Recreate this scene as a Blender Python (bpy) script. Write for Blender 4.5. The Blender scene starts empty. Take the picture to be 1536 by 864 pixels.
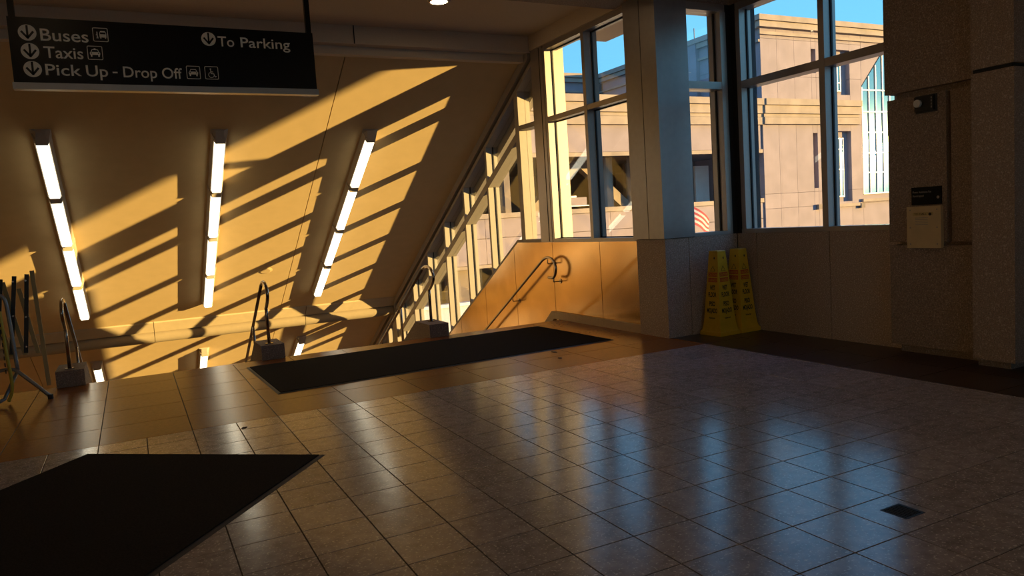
import bpy, bmesh, math, random
from mathutils import Vector, Matrix
random.seed(7)
SC = bpy.context.scene
COL = SC.collection

# ------------------------------------------------------------------ camera
CAM_H = 1.3778
CR = Vector((0.8880952, -0.4552554, -0.0634777))
CU = Vector((0.0964001, 0.0494413, 0.9941140))
CF = Vector((0.4494374, 0.8889871, -0.0877953))
FPX = 1120.27
cam_d = bpy.data.cameras.new('camera'); cam = bpy.data.objects.new('camera', cam_d); COL.objects.link(cam)
cam_d.sensor_width = 36.0; cam_d.sensor_fit = 'HORIZONTAL'; cam_d.lens = FPX / 1536 * 36.0
cam_d.clip_start = 0.05; cam_d.clip_end = 500
cam.matrix_world = Matrix(((CR.x, CU.x, -CF.x, 0), (CR.y, CU.y, -CF.y, 0), (CR.z, CU.z, -CF.z, CAM_H), (0, 0, 0, 1)))
SC.camera = cam

# ------------------------------------------------------------------ sky, sun, exposure
SC.view_settings.view_transform = 'Standard'; SC.view_settings.look = 'None'
SC.view_settings.gamma = 1.0; SC.view_settings.use_curve_mapping = False
SC.view_settings.exposure = 0.45
w = bpy.data.worlds.new('sky'); SC.world = w; w.use_nodes = True
nt = w.node_tree; nt.nodes.clear()
wo = nt.nodes.new('ShaderNodeOutputWorld'); bg = nt.nodes.new('ShaderNodeBackground')
tc = nt.nodes.new('ShaderNodeTexCoord'); sp = nt.nodes.new('ShaderNodeSeparateXYZ'); rmp = nt.nodes.new('ShaderNodeValToRGB')
nt.links.new(tc.outputs['Generated'], sp.inputs[0]); nt.links.new(sp.outputs['Z'], rmp.inputs[0])
rmp.color_ramp.elements[0].position = 0.0; rmp.color_ramp.elements[0].color = (0.40, 0.72, 0.95, 1)
rmp.color_ramp.elements[1].position = 0.9; rmp.color_ramp.elements[1].color = (0.11, 0.26, 0.92, 1)
e = rmp.color_ramp.elements.new(0.18); e.color = (0.18, 0.59, 0.95, 1)
nt.links.new(rmp.outputs[0], bg.inputs[0]); bg.inputs[1].default_value = 1.0
nt.links.new(bg.outputs[0], wo.inputs[0])

SUN_TO = Vector((1.0, -0.775, 0.073)).normalized()
sd = bpy.data.lights.new('sun', 'SUN'); sd.energy = 10.5; sd.angle = math.radians(0.53); sd.color = (1.0, 0.67, 0.24)
so = bpy.data.objects.new('sun', sd); COL.objects.link(so); so.rotation_euler = SUN_TO.to_track_quat('Z', 'Y').to_euler()
so.location = (40, -30, 12)

SC.cycles.use_denoising = True
SC.cycles.max_bounces = 10; SC.cycles.diffuse_bounces = 6; SC.cycles.glossy_bounces = 4
SC.cycles.transparent_max_bounces = 24; SC.cycles.sample_clamp_indirect = 6.0
SC.cycles.caustics_reflective = False; SC.cycles.caustics_refractive = False

# ------------------------------------------------------------------ materials
MATS = {}
def mat(name, col, rough=0.6, metal=0.0, var=0.0, scale=8.0, bump=0.0, bscale=60.0, spec=0.5, speck=None, speck_scale=220.0, speck_lo=0.62, aniso_stretch=None, rand=0.0, coat=0.0):
    if name in MATS: return MATS[name]
    m = bpy.data.materials.new(name); m.use_nodes = True; MATS[name] = m
    N = m.node_tree.nodes; L = m.node_tree.links; b = N['Principled BSDF']
    b.inputs['Roughness'].default_value = rough; b.inputs['Metallic'].default_value = metal
    b.inputs['Specular IOR Level'].default_value = spec
    if coat: b.inputs['Coat Weight'].default_value = coat; b.inputs['Coat Roughness'].default_value = 0.1
    base = None
    geo = N.new('ShaderNodeNewGeometry'); pos = geo.outputs['Position']
    if aniso_stretch:
        mp = N.new('ShaderNodeMapping'); mp.inputs['Scale'].default_value = aniso_stretch
        L.new(pos, mp.inputs[0]); pos = mp.outputs[0]
    rgb = N.new('ShaderNodeRGB'); rgb.outputs[0].default_value = (*col, 1); base = rgb.outputs[0]
    if var > 0:
        nz = N.new('ShaderNodeTexNoise'); nz.inputs['Scale'].default_value = scale; nz.inputs['Detail'].default_value = 5
        L.new(pos, nz.inputs['Vector'])
        mr = N.new('ShaderNodeMapRange'); mr.inputs['From Min'].default_value = 0.3; mr.inputs['From Max'].default_value = 0.7
        mr.inputs['To Min'].default_value = 1 - var; mr.inputs['To Max'].default_value = 1 + var
        L.new(nz.outputs[0], mr.inputs[0])
        mx = N.new('ShaderNodeVectorMath'); mx.operation = 'SCALE'
        L.new(base, mx.inputs[0]); L.new(mr.outputs[0], mx.inputs['Scale']); base = mx.outputs[0]
    if rand > 0:
        oi = N.new('ShaderNodeObjectInfo'); mr = N.new('ShaderNodeMapRange')
        mr.inputs['To Min'].default_value = 1 - rand; mr.inputs['To Max'].default_value = 1 + rand
        L.new(oi.outputs['Random'], mr.inputs[0]); mx = N.new('ShaderNodeVectorMath'); mx.operation = 'SCALE'
        L.new(base, mx.inputs[0]); L.new(mr.outputs[0], mx.inputs['Scale']); base = mx.outputs[0]
    if speck:
        nz = N.new('ShaderNodeTexNoise'); nz.inputs['Scale'].default_value = speck_scale; nz.inputs['Detail'].default_value = 2
        L.new(pos, nz.inputs['Vector'])
        mr = N.new('ShaderNodeMapRange'); mr.inputs['From Min'].default_value = speck_lo; mr.inputs['From Max'].default_value = speck_lo + 0.08
        L.new(nz.outputs[0], mr.inputs[0])
        mx = N.new('ShaderNodeMix'); mx.data_type = 'RGBA'
        L.new(mr.outputs[0], mx.inputs['Factor']); L.new(base, mx.inputs['A']); mx.inputs['B'].default_value = (*speck, 1); base = mx.outputs['Result']
    L.new(base, b.inputs['Base Color'])
    if bump > 0:
        nz = N.new('ShaderNodeTexNoise'); nz.inputs['Scale'].default_value = bscale; nz.inputs['Detail'].default_value = 3
        L.new(pos, nz.inputs['Vector']); bp = N.new('ShaderNodeBump'); bp.inputs['Strength'].default_value = bump; bp.inputs['Distance'].default_value = 0.02
        L.new(nz.outputs[0], bp.inputs['Height']); L.new(bp.outputs[0], b.inputs['Normal'])
    return m
def emat(name, col, strength):
    m = bpy.data.materials.new(name); m.use_nodes = True; MATS[name] = m
    b = m.node_tree.nodes['Principled BSDF']; b.inputs['Base Color'].default_value = (0.8, 0.8, 0.75, 1)
    b.inputs['Emission Color'].default_value = (*col, 1); b.inputs['Emission Strength'].default_value = strength
    return m
def glassmat(name, tint=(0.97, 0.98, 0.97), refl=1.0):
    m = bpy.data.materials.new(name); m.use_nodes = True; MATS[name] = m
    N = m.node_tree.nodes; L = m.node_tree.links; N.clear()
    o = N.new('ShaderNodeOutputMaterial'); t = N.new('ShaderNodeBsdfTransparent'); g = N.new('ShaderNodeBsdfGlossy'); mx = N.new('ShaderNodeMixShader'); fr = N.new('ShaderNodeFresnel')
    t.inputs[0].default_value = (*tint, 1); g.inputs['Roughness'].default_value = 0.0; g.inputs[0].default_value = (refl, refl, refl, 1); fr.inputs[0].default_value = 1.45
    ge = N.new('ShaderNodeNewGeometry'); mr = N.new('ShaderNodeMapRange'); mr.inputs['To Min'].default_value = 1.45; mr.inputs['To Max'].default_value = 1 / 1.45
    L.new(ge.outputs['Backfacing'], mr.inputs[0]); L.new(mr.outputs[0], fr.inputs[0])
    L.new(fr.outputs[0], mx.inputs[0]); L.new(t.outputs[0], mx.inputs[1]); L.new(g.outputs[0], mx.inputs[2]); L.new(mx.outputs[0], o.inputs[0])
    return m
M_TILE = mat('terrazzo_grey', (0.37, 0.325, 0.315), 0.18, var=0.25, scale=16, speck=(0.74, 0.68, 0.64), speck_scale=72, speck_lo=0.59, bump=0.03, bscale=9, rand=0.10, spec=0.6)
M_BROWN = mat('terrazzo_brown', (0.31, 0.105, 0.022), 0.27, var=0.12, scale=30, speck=(0.36, 0.16, 0.06), speck_scale=160, bump=0.03, bscale=9, rand=0.08, spec=0.22)
M_DARKTILE = mat('terrazzo_dark', (0.035, 0.016, 0.012), 0.3, var=0.1, scale=30, speck=(0.07, 0.035, 0.025), speck_scale=160, bump=0.03, bscale=9, rand=0.08)
M_GROUT = mat('grout', (0.045, 0.035, 0.03), 0.9, var=0.15, scale=40)
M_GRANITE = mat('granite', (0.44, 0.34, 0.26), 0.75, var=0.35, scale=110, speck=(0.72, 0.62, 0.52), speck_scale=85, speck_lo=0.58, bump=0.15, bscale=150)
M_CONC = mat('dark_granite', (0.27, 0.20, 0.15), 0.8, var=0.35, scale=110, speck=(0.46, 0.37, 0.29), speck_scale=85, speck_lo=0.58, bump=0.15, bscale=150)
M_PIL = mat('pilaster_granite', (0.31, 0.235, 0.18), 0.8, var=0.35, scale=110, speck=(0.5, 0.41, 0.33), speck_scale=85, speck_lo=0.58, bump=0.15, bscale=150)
M_PLASTER = mat('ceiling_plaster', (0.62, 0.52, 0.40), 0.9, var=0.04, scale=60, bump=0.05, bscale=200)
M_STAIRCEIL = mat('stair_ceiling_paint', (0.67, 0.49, 0.245), 0.85, var=0.03, scale=5, bump=0.04, bscale=200)
M_WALL = mat('lobby_wall', (0.42, 0.34, 0.27), 0.85, var=0.05, scale=10)
M_FRAME = mat('window_frame_paint', (0.40, 0.35, 0.305), 0.36, metal=0.55, var=0.03, scale=20, spec=0.45)
M_FRAME2 = mat('stair_frame_paint', (0.37, 0.32, 0.26), 0.5, var=0.03, scale=20, spec=0.3)
M_TRIM = mat('curb_stone', (0.55, 0.40, 0.24), 0.5, var=0.06, scale=20)
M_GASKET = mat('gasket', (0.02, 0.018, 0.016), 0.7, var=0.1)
M_COLUMN = mat('column_cladding', (0.34, 0.31, 0.29), 0.38, metal=0.6, var=0.05, scale=14)
M_PANEL = mat('bronze_panel', (0.74, 0.45, 0.18), 0.2, metal=0.95, var=0.12, scale=3.0, bump=0.05, bscale=1.6)
M_STEEL = mat('stainless', (0.44, 0.38, 0.32), 0.22, metal=1.0, var=0.05, scale=30)
M_GLASS = glassmat('clear_glass')
M_STAIR = mat('stair_concrete', (0.36, 0.29, 0.22), 0.7, var=0.1, scale=15)
M_MAT = mat('mat_pile', (0.022, 0.019, 0.017), 0.95, var=0.35, scale=90, bump=0.5, bscale=260, spec=0.1)
M_MATEDGE = mat('mat_rubber', (0.05, 0.05, 0.05), 0.55, var=0.1, scale=40)
M_SIGN = mat('sign_black', (0.006, 0.005, 0.004), 0.25, var=0.1, scale=10, spec=0.2)
M_SIGNTXT = mat('sign_lettering', (0.78, 0.74, 0.64), 0.6, var=0.03)
M_ALU = mat('sign_rail_metal', (0.34, 0.30, 0.26), 0.4, metal=0.6, var=0.05)
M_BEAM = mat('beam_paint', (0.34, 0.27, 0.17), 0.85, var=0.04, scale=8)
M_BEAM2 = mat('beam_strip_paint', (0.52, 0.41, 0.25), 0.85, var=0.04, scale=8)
M_FIX = mat('fixture_metal', (0.48, 0.41, 0.33), 0.5, var=0.04, scale=20)
M_TUBE = emat('lamp_diffuser', (1.0, 0.92, 0.70), 2.3)
M_CONE = mat('cone_plastic', (0.80, 0.50, 0.02), 0.4, var=0.06, scale=12)
M_RED = mat('cone_red_print', (0.62, 0.09, 0.02), 0.5, var=0.05)
M_BLACK = mat('black_print', (0.012, 0.011, 0.010), 0.5, var=0.1)
M_YTXT = mat('cone_yellow_print', (0.80, 0.50, 0.02), 0.5, var=0.05)
M_STUC = mat('facade_stone', (0.295, 0.235, 0.24), 0.9, var=0.10, scale=1.1, bump=0.05, bscale=30, rand=0.05)
M_STUC2 = mat('cornice_stone', (0.335, 0.26, 0.20), 0.9, var=0.14, scale=1.4, bump=0.05, bscale=30)
M_STUCJ = mat('facade_joint', (0.22, 0.17, 0.15), 0.95, var=0.1)
M_GARIN = mat('garage_concrete', (0.22, 0.17, 0.13), 0.9, var=0.12, scale=1.5)
M_WHITE = mat('white_paint', (0.78, 0.77, 0.75), 0.5, var=0.04, scale=3)
M_PALE = mat('pale_wall', (0.55, 0.56, 0.60), 0.7, var=0.06, scale=1)
M_BWIN = mat('mirror_glazing', (0.34, 0.56, 0.52), 0.04, metal=0.9, var=0.06, scale=0.6)
M_GROUND = mat('asphalt', (0.12, 0.11, 0.105), 0.95, var=0.15, scale=2)
M_SLAT = mat('barrier_slat', (0.50, 0.38, 0.16), 0.6, var=0.1, scale=10)
M_SLATB = mat('barrier_slat_black', (0.012, 0.011, 0.010), 0.5, var=0.1)
M_TUBEGREY = mat('galvanised_tube', (0.30, 0.30, 0.30), 0.4, metal=0.5, var=0.1, scale=20)
M_YEL = mat('yellow_paint', (0.62, 0.50, 0.06), 0.5, var=0.1, scale=15)
M_CREAM = mat('cream_panel', (0.62, 0.47, 0.25), 0.5, var=0.05, scale=10)
M_LENS = mat('strobe_lens', (0.75, 0.73, 0.68), 0.15, var=0.05, scale=60)
M_GREYPRINT = mat('grey_print', (0.30, 0.27, 0.24), 0.6, var=0.05)
M_RUST = mat('leaf_brown', (0.10, 0.045, 0.02), 0.8, var=0.2, scale=100)
M_FRED = mat('flag_red', (0.40, 0.05, 0.06), 0.8, var=0.05)
M_FWHITE = mat('flag_white', (0.50, 0.48, 0.47), 0.8, var=0.05)
M_FBLUE = mat('flag_blue', (0.05, 0.07, 0.25), 0.8, var=0.05)

# ------------------------------------------------------------------ mesh helpers
WL = {}          # world location of every object made here (none of them is rotated)
def put(name, verts, faces, m, parent=None, smooth=False, origin=None):
    vs = [Vector(v) for v in verts]
    lo = Vector([min(v[i] for v in vs) for i in range(3)]); hi = Vector([max(v[i] for v in vs) for i in range(3)])
    o0 = Vector(origin) if origin is not None else ((lo + hi) / 2 if parent else Vector(((lo.x + hi.x) / 2, (lo.y + hi.y) / 2, lo.z)))
    me = bpy.data.meshes.new(name); me.from_pydata([v - o0 for v in vs], [], faces); me.update()
    bm = bmesh.new(); bm.from_mesh(me); bmesh.ops.recalc_face_normals(bm, faces=bm.faces); bm.to_mesh(me); bm.free()
    ms = m if isinstance(m, (list, tuple)) else [m]
    for k in ms: me.materials.append(k)
    if smooth:
        for p in me.polygons: p.use_smooth = True
    o = bpy.data.objects.new(name, me); COL.objects.link(o)
    if parent: o.parent = parent; o.location = o0 - WL[parent.name]
    else: o.location = o0
    WL[o.name] = o0
    return o
def empty(name, loc, label=None, cat=None, group=None, kind=None):
    o = bpy.data.objects.new(name, None); COL.objects.link(o); o.location = loc; o.empty_display_size = 0.1
    WL[o.name] = Vector(loc); tag(o, label, cat, group, kind); return o
def tag(o, label=None, cat=None, group=None, kind=None):
    if label: o['label'] = label
    if cat: o['category'] = cat
    if group: o['group'] = group
    if kind: o['kind'] = kind
    return o
def struct(o): o['kind'] = 'structure'; return o
def boxg(x0, x1, y0, y1, z0, z1, ch=0.0, top_only=False):
    if ch <= 0:
        v = [(x0, y0, z0), (x1, y0, z0), (x1, y1, z0), (x0, y1, z0), (x0, y0, z1), (x1, y0, z1), (x1, y1, z1), (x0, y1, z1)]
        return v, [(0, 3, 2, 1), (4, 5, 6, 7), (0, 1, 5, 4), (1, 2, 6, 5), (2, 3, 7, 6), (3, 0, 4, 7)]
    c = ch
    v = [(x0, y0, z0), (x1, y0, z0), (x1, y1, z0), (x0, y1, z0), (x0, y0, z1 - c), (x1, y0, z1 - c), (x1, y1, z1 - c), (x0, y1, z1 - c),
         (x0 + c, y0 + c, z1), (x1 - c, y0 + c, z1), (x1 - c, y1 - c, z1), (x0 + c, y1 - c, z1)]
    return v, [(0, 3, 2, 1), (0, 1, 5, 4), (1, 2, 6, 5), (2, 3, 7, 6), (3, 0, 4, 7), (4, 5, 9, 8), (5, 6, 10, 9), (6, 7, 11, 10), (7, 4, 8, 11), (8, 9, 10, 11)]
def box(name, x0, x1, y0, y1, z0, z1, m, parent=None, ch=0.0):
    return put(name, *boxg(min(x0, x1), max(x0, x1), min(y0, y1), max(y0, y1), min(z0, z1), max(z0, z1), ch), m, parent)
def merge(parts):
    V = []; Fc = []
    for v, f in parts:
        k = len(V); V += list(v); Fc += [tuple(i + k for i in q) for q in f]
    return V, Fc
def multibox(name, lst, m, parent=None):
    return put(name, *merge([boxg(*b) for b in lst]), m, parent)
def prismg(poly, axis, a, b):
    n = len(poly)
    def P(q, t):
        return {'x': (t, q[0], q[1]), 'y': (q[0], t, q[1]), 'z': (q[0], q[1], t)}[axis]
    v = [P(q, a) for q in poly] + [P(q, b) for q in poly]
    f = [tuple(range(n)), tuple(range(2 * n - 1, n - 1, -1))] + [(i, (i + 1) % n, n + (i + 1) % n, n + i) for i in range(n)]
    return v, f
def prism(name, poly, axis, a, b, m, parent=None):
    return put(name, *prismg(poly, axis, a, b), m, parent)
def tubeg(pts, r, seg=10, cap=True):
    P = [Vector(p) for p in pts]; n = len(P); V = []; Fc = []
    T = []
    for i in range(n):
        a = P[max(i - 1, 0)]; b = P[min(i + 1, n - 1)]; t0 = (P[i] - a); t1 = (b - P[i])
        t = (t0.normalized() if t0.length > 1e-9 else Vector((0, 0, 0))) + (t1.normalized() if t1.length > 1e-9 else Vector((0, 0, 0)))
        T.append(t.normalized())
    up = Vector((1, 0, 0)) if abs(T[0].x) < 0.9 else Vector((0, 1, 0))
    u = (up - T[0] * up.dot(T[0])).normalized()
    for i in range(n):
        u = (u - T[i] * u.dot(T[i])).normalized(); w_ = T[i].cross(u)
        for k in range(seg):
            a = 2 * math.pi * k / seg; V.append(P[i] + u * (r * math.cos(a)) + w_ * (r * math.sin(a)))
    for i in range(n - 1):
        for k in range(seg):
            k2 = (k + 1) % seg; Fc.append((i * seg + k, i * seg + k2, (i + 1) * seg + k2, (i + 1) * seg + k))
    if cap:
        Fc.append(tuple(range(seg - 1, -1, -1))); Fc.append(tuple((n - 1) * seg + k for k in range(seg)))
    return V, Fc
def tube(name, pts, r, m, parent=None, seg=10): return put(name, *tubeg(pts, r, seg), m, parent, smooth=True)
def smoothpath(pts, n=6):
    P = [Vector(p) for p in pts]; out = []
    for i in range(len(P) - 1):
        p0 = P[max(i - 1, 0)]; p1 = P[i]; p2 = P[i + 1]; p3 = P[min(i + 2, len(P) - 1)]
        for k in range(n):
            t = k / n
            out.append(0.5 * ((2 * p1) + (-p0 + p2) * t + (2 * p0 - 5 * p1 + 4 * p2 - p3) * t * t + (-p0 + 3 * p1 - 3 * p2 + p3) * t ** 3))
    out.append(P[-1]); return out
def discg(c, axis, r, d0, d1, seg=24):
    poly = [(c[0] + r * math.cos(2 * math.pi * k / seg), c[1] + r * math.sin(2 * math.pi * k / seg)) for k in range(seg)]
    return prismg(poly, axis, d0, d1)
def text_mesh(body, off=0.008):
    cu = bpy.data.curves.new('t', 'FONT'); cu.body = body; cu.size = 1.0; cu.fill_mode = 'FRONT'; cu.resolution_u = 4; cu.offset = off
    ob = bpy.data.objects.new('t', cu); COL.objects.link(ob)
    dg = bpy.context.evaluated_depsgraph_get(); me = bpy.data.meshes.new_from_object(ob.evaluated_get(dg))
    V = [tuple(v.co) for v in me.vertices]; Fc = [tuple(p.vertices) for p in me.polygons]
    bpy.data.objects.remove(ob); bpy.data.curves.remove(cu); bpy.data.meshes.remove(me)
    return V, Fc
def textg(body, org, ux, uy, width, cap, bold=0.0):
    """lettering laid on the plane org + ux*u + uy*v, scaled to width and cap height"""
    V, Fc = text_mesh(body, bold or 0.008)
    x0 = min(v[0] for v in V); x1 = max(v[0] for v in V)
    sx = width / (x1 - x0); sy = cap / 0.729
    org = Vector(org); ux = Vector(ux); uy = Vector(uy); nn = ux.cross(uy)
    out = [(org + ux * ((v[0] - x0) * sx) + uy * (v[1] * sy), Fc) for v in V]
    return [o[0] for o in out], Fc
def text(name, body, org, ux, uy, width, cap, m, parent, bold=0.0): return put(name, *textg(body, org, ux, uy, width, cap, bold), m, parent)
def proj(x, y, z):
    d = Vector((x, y, z - CAM_H)); zz = d.dot(CF)
    if zz < 0.05: return None
    return 768 + FPX * d.dot(CR) / zz, 432 - FPX * d.dot(CU) / zz

# ------------------------------------------------------------------ dimensions
S = 0.575                                  # stair / ceiling slope
def zc(y): return 3.77 - S * (y - 9.28)    # sloped ceiling
def zs(y): return -S * (y - 8.76)          # stair pitch line
X1 = 5.20; X1O = 5.51; GL = 5.32
CEIL = 3.92
NOSE = 8.76
YEND = 23.0; ZBOT = -6.6

# ================================================================== FLOOR
floor = struct(box('floor', -4.0, 6.6, -5.0, NOSE, -0.30, -0.003, M_GROUT))
TX, TY = 0.3048, 0.3109; GX, GY = 2.4168, 1.9443
BY = 5.925; BX = 5.19; G = 0.0028
def area(x0, x1, y0, y1):
    q = [proj(x, y, 0) for x, y in ((x0, y0), (x1, y0), (x1, y1), (x0, y1))]
    if any(p is None for p in q): return 0
    if all(p[0] < -20 or p[0] > 1556 for p in q) or all(p[1] > 880 for p in q): return 0
    return abs(sum(q[i][0] * q[(i + 1) % 4][1] - q[(i + 1) % 4][0] * q[i][1] for i in range(4))) / 2
m2c, m2a, m2len = Vector((0.969, 4.649)), Vector((-0.389, 5.745)), 3.0
e1 = (m2a - m2c); m2w = e1.length; e1 = e1 / m2w; e2 = Vector((e1.y, -e1.x)); e2 = e2 if e2.y < 0 else -e2
def under_mat(x, y):
    d = Vector((x, y)) - m2c; return 0.05 < d.dot(e1) < m2w - 0.05 and 0.05 < d.dot(e2) < m2len - 0.05
cells = []
for k in range(-21, 12):
    for j in range(-23, 14):
        x0, x1 = GX + TX * k, GX + TX * (k + 1); y0, y1 = GY + TY * j, GY + TY * (j + 1)
        y1 = min(y1, BY); x1 = min(x1, BX)
        if y1 - y0 < 0.02 or x1 - x0 < 0.02 or x0 < -4: continue
        a = area(x0, x1, y0, y1)
        if all(under_mat(x, y) for x in (x0, x1) for y in (y0, y1)): a = 0
        cells.append((a, x0, x1, y0, y1))
cells.sort(key=lambda c: -c[0])
full = None; rest = []
for i, (a, x0, x1, y0, y1) in enumerate(cells):
    if i < 300 and a > 0:
        if abs(x1 - x0 - TX) < 1e-4 and abs(y1 - y0 - TY) < 1e-4:
            c = Vector(((x0 + x1) / 2, (y0 + y1) / 2, -0.010))
            if full is None:
                full = box('tile', x0 + G, x1 - G, y0 + G, y1 - G, -0.02, 0, M_TILE, floor, 0.0012)
            else:
                o = full.copy(); COL.objects.link(o); o.parent = floor; o.location = c - WL['floor']
        else: box('tile', x0 + G, x1 - G, y0 + G, y1 - G, -0.02, 0, M_TILE, floor, 0.0012)
    else: rest.append(boxg(x0 + G, x1 - G, y0 + G, y1 - G, -0.02, 0))
ro = put('tile_field', *merge(rest), M_TILE, floor); ro['kind'] = 'stuff'
# brown border tiles towards the stair
bx = [GX + TX * k for k in range(-21, 12, 2)]; by = [BY, 6.475, 7.085, 7.70, 8.325, NOSE]
for i in range(len(bx) - 1):
    for j in range(5):
        x0, x1 = max(bx[i], -4.0), min(bx[i + 1], BX)
        if x1 - x0 < 0.03 or x1 < -2.2: continue
        box('border_tile', x0 + G, x1 - G, by[j] + G, by[j + 1] - (G if j < 4 else 0), -0.02, 0, M_BROWN, floor, 0.0012)
box('border_tile', -4.0, -2.77, BY + G, NOSE, -0.02, 0, M_BROWN, floor, 0.0012)
# dark border along the window wall
ey = [-5.0, 1.2, 1.81, 2.42, 3.03, 3.64, 4.25, 4.86, 5.47, BY, 6.475, 7.085, 7.7]
for j in range(len(ey) - 1):
    for x0, x1 in ((BX, 5.70), (5.70, 6.21)):
        if ey[j] >= 6.4 and x0 > 5.3: continue
        box('dark_tile', x0 + G, x1 - G, ey[j] + G, ey[j + 1] - G, -0.02, 0, M_DARKTILE if ey[j] < 6.4 else M_BROWN, floor, 0.0012)
# stair nosing strip
box('nosing', -3.2, X1 - 0.0, NOSE, NOSE + 0.045, -0.05, -0.001, M_BROWN, floor, 0.004)

# stairs going down
steps = []
n_st = 36; run = 0.2956; rise = run * S
for i in range(n_st):
    y0 = NOSE + 0.045 + i * run
    steps.append((-3.2, X1, y0, y0 + run + 0.02, -rise * (i + 1) - 0.6, -rise * (i + 1)))
struct(multibox('floor_stair', steps, M_STAIR))
struct(box('floor_landing', -3.2, X1, NOSE + n_st * run, YEND, ZBOT - 0.5, -rise * n_st, M_STAIR))

# ================================================================== SHELL
wb = struct(box('wall_back', -4.2, 6.6, -5.2, -5.0, 0, 0.9, M_WALL))
box('upper_wall', -4.2, 6.6, -5.2, -5.0, 2.7, CEIL, M_WALL, wb)
for xa_, xb_ in ((-4.2, -1.7), (4.0, 6.6)): box('end_wall', xa_, xb_, -5.2, -5.0, 0.9, 2.7, M_WALL, wb)
W5 = empty('window_5', (1.15, -5.1, 0.5), kind='structure')
for i in range(4):
    xm = -1.7 + 1.9 * i
    box('mullion', xm - 0.04, xm + 0.04, -5.16, -5.02, 0.9, 2.7, M_FRAME, W5)
    if i < 3: box('pane', xm + 0.041, xm + 1.859, -5.11, -5.10, 0.901, 2.699, M_GLASS, W5)
struct(box('wall_left', -4.2, -4.0, -5.0, 9.0, 0, CEIL, M_WALL))
wl = struct(prism('wall_stair_left', [(NOSE, ZBOT), (YEND, ZBOT), (YEND, zc(YEND) + 0.1), (9.3, CEIL), (NOSE, CEIL)], 'x', -3.4, -3.2, M_STAIRCEIL))
struct(box('wall_stair_return', -4.2, -3.2, 8.8, 9.0, 0, CEIL, M_WALL))
struct(box('wall_stair_end', -3.4, X1O, YEND, YEND + 0.2, ZBOT - 0.5, 1.0, M_STAIRCEIL))
# ceiling over the lobby, roof slab above
struct(box('ceiling', -4.2, 6.5, -5.2, 9.30, CEIL, CEIL + 0.35, M_PLASTER))
# beams
tb = struct(box('trim_1', -4.0, X1 + 0.02, 9.27, 9.42, 3.70, CEIL, M_PLASTER))      # beam at the head of the stair
for xj in (-1.2, 2.72): box('joint', xj - 0.006, xj + 0.006, 9.262, 9.28, 3.70, CEIL, M_GASKET, tb)
struct(box('trim_2', -3.2, X1, 9.42, 9.54, 3.60, CEIL + 0.3, M_PLASTER))
struct(box('trim_3', -4.0, X1 - 0.02, 6.55, 7.22, 3.72, CEIL, M_CONC))
# sloped ceiling in three boards with open joints
SL = Vector((0, 1, -S)).normalized(); ND = Vector((0, -S, -1)).normalized()
ct = struct(prism('ceiling_stair', [(9.4, zc(9.4) + 0.10), (YEND, zc(YEND) + 0.10), (YEND, zc(YEND) + 0.5), (9.4, zc(9.4) + 0.5)], 'x', -3.4, X1O, M_GASKET))
YB = 16.05
for xa, xb in ((-3.2, -1.905), (-1.893, 2.664), (2.676, 5.17)):
    for ya, yb in ((9.44, YB), (YB, YEND)):
        prism('ceiling_board', [(ya, zc(ya)), (yb, zc(yb)), (yb, zc(yb) + 0.12), (ya, zc(ya) + 0.12)], 'x', xa, xb, M_STAIRCEIL, ct)
# cross beam with a rounded underside, in lengths
cb = empty('trim_4', (1, YB, zc(YB) - 0.3), kind='structure')
xs = [-3.2, -2.5, 0.27, 3.2, 5.17]
for i in range(4):
    prism('beam_board', [(YB - 0.03, zc(YB - 0.03) + 0.02), (YB - 0.03, zc(YB) - 0.01), (YB + 0.13, zc(YB) - 0.20), (YB + 0.34, zc(YB) - 0.20), (YB + 0.34, zc(YB + 0.34) + 0.05)], 'x', xs[i] + 0.005, xs[i + 1] - 0.005, M_BEAM2, cb)
    cy, cz, rr = YB + 0.27, zc(YB) - 0.30, 0.125
    arc = [(cy + rr * math.cos(a), cz + rr * math.sin(a)) for a in [math.radians(t) for t in range(90, 301, 15)]]
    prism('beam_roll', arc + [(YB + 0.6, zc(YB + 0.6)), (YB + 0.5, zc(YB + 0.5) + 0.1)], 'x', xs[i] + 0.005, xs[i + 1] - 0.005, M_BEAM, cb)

# ================================================================== STAIR-SIDE WALL (plane x = X1)
SILL = 1.065
def zp(y): return SILL if y <= 10.0 else SILL - 0.571 * (y - 10.0)     # top of the lower panels
wr = struct(prism('wall_stair_right', [(7.0, ZBOT), (YEND, ZBOT), (YEND, zp(YEND) - 0.02), (10.0, SILL - 0.02), (7.0, SILL - 0.02)], 'x', X1 + 0.035, X1O, M_STUC))
yy = [6.97, 7.80, 8.97, 10.14, 11.27, 12.40, 13.53, 14.66, 15.79, 16.92, 18.05, 19.2]
def zlow(y): return 0.0 if y <= 8.9 else zs(y) - 0.25
for i in range(len(yy) - 1):
    a, b = yy[i] + 0.005, yy[i + 1] - 0.005
    ys = [a] + [t for t in (8.9, 10.0) if a < t < b] + [b]
    poly = [(t, zlow(t)) for t in ys] + [(t, zp(t)) for t in reversed(ys)]
    prism('metal_panel', poly, 'x', X1, X1 + 0.035, M_PANEL, wr)
bb = struct(prism('baseboard_stair', [(6.97, 0), (8.98, 0), (9.5, zs(9.5) + 0.02), (9.5, zs(9.5) + 0.16), (9.04, 0.10), (6.97, 0.10)], 'x', X1 - 0.035, X1, M_TRIM))

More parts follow.
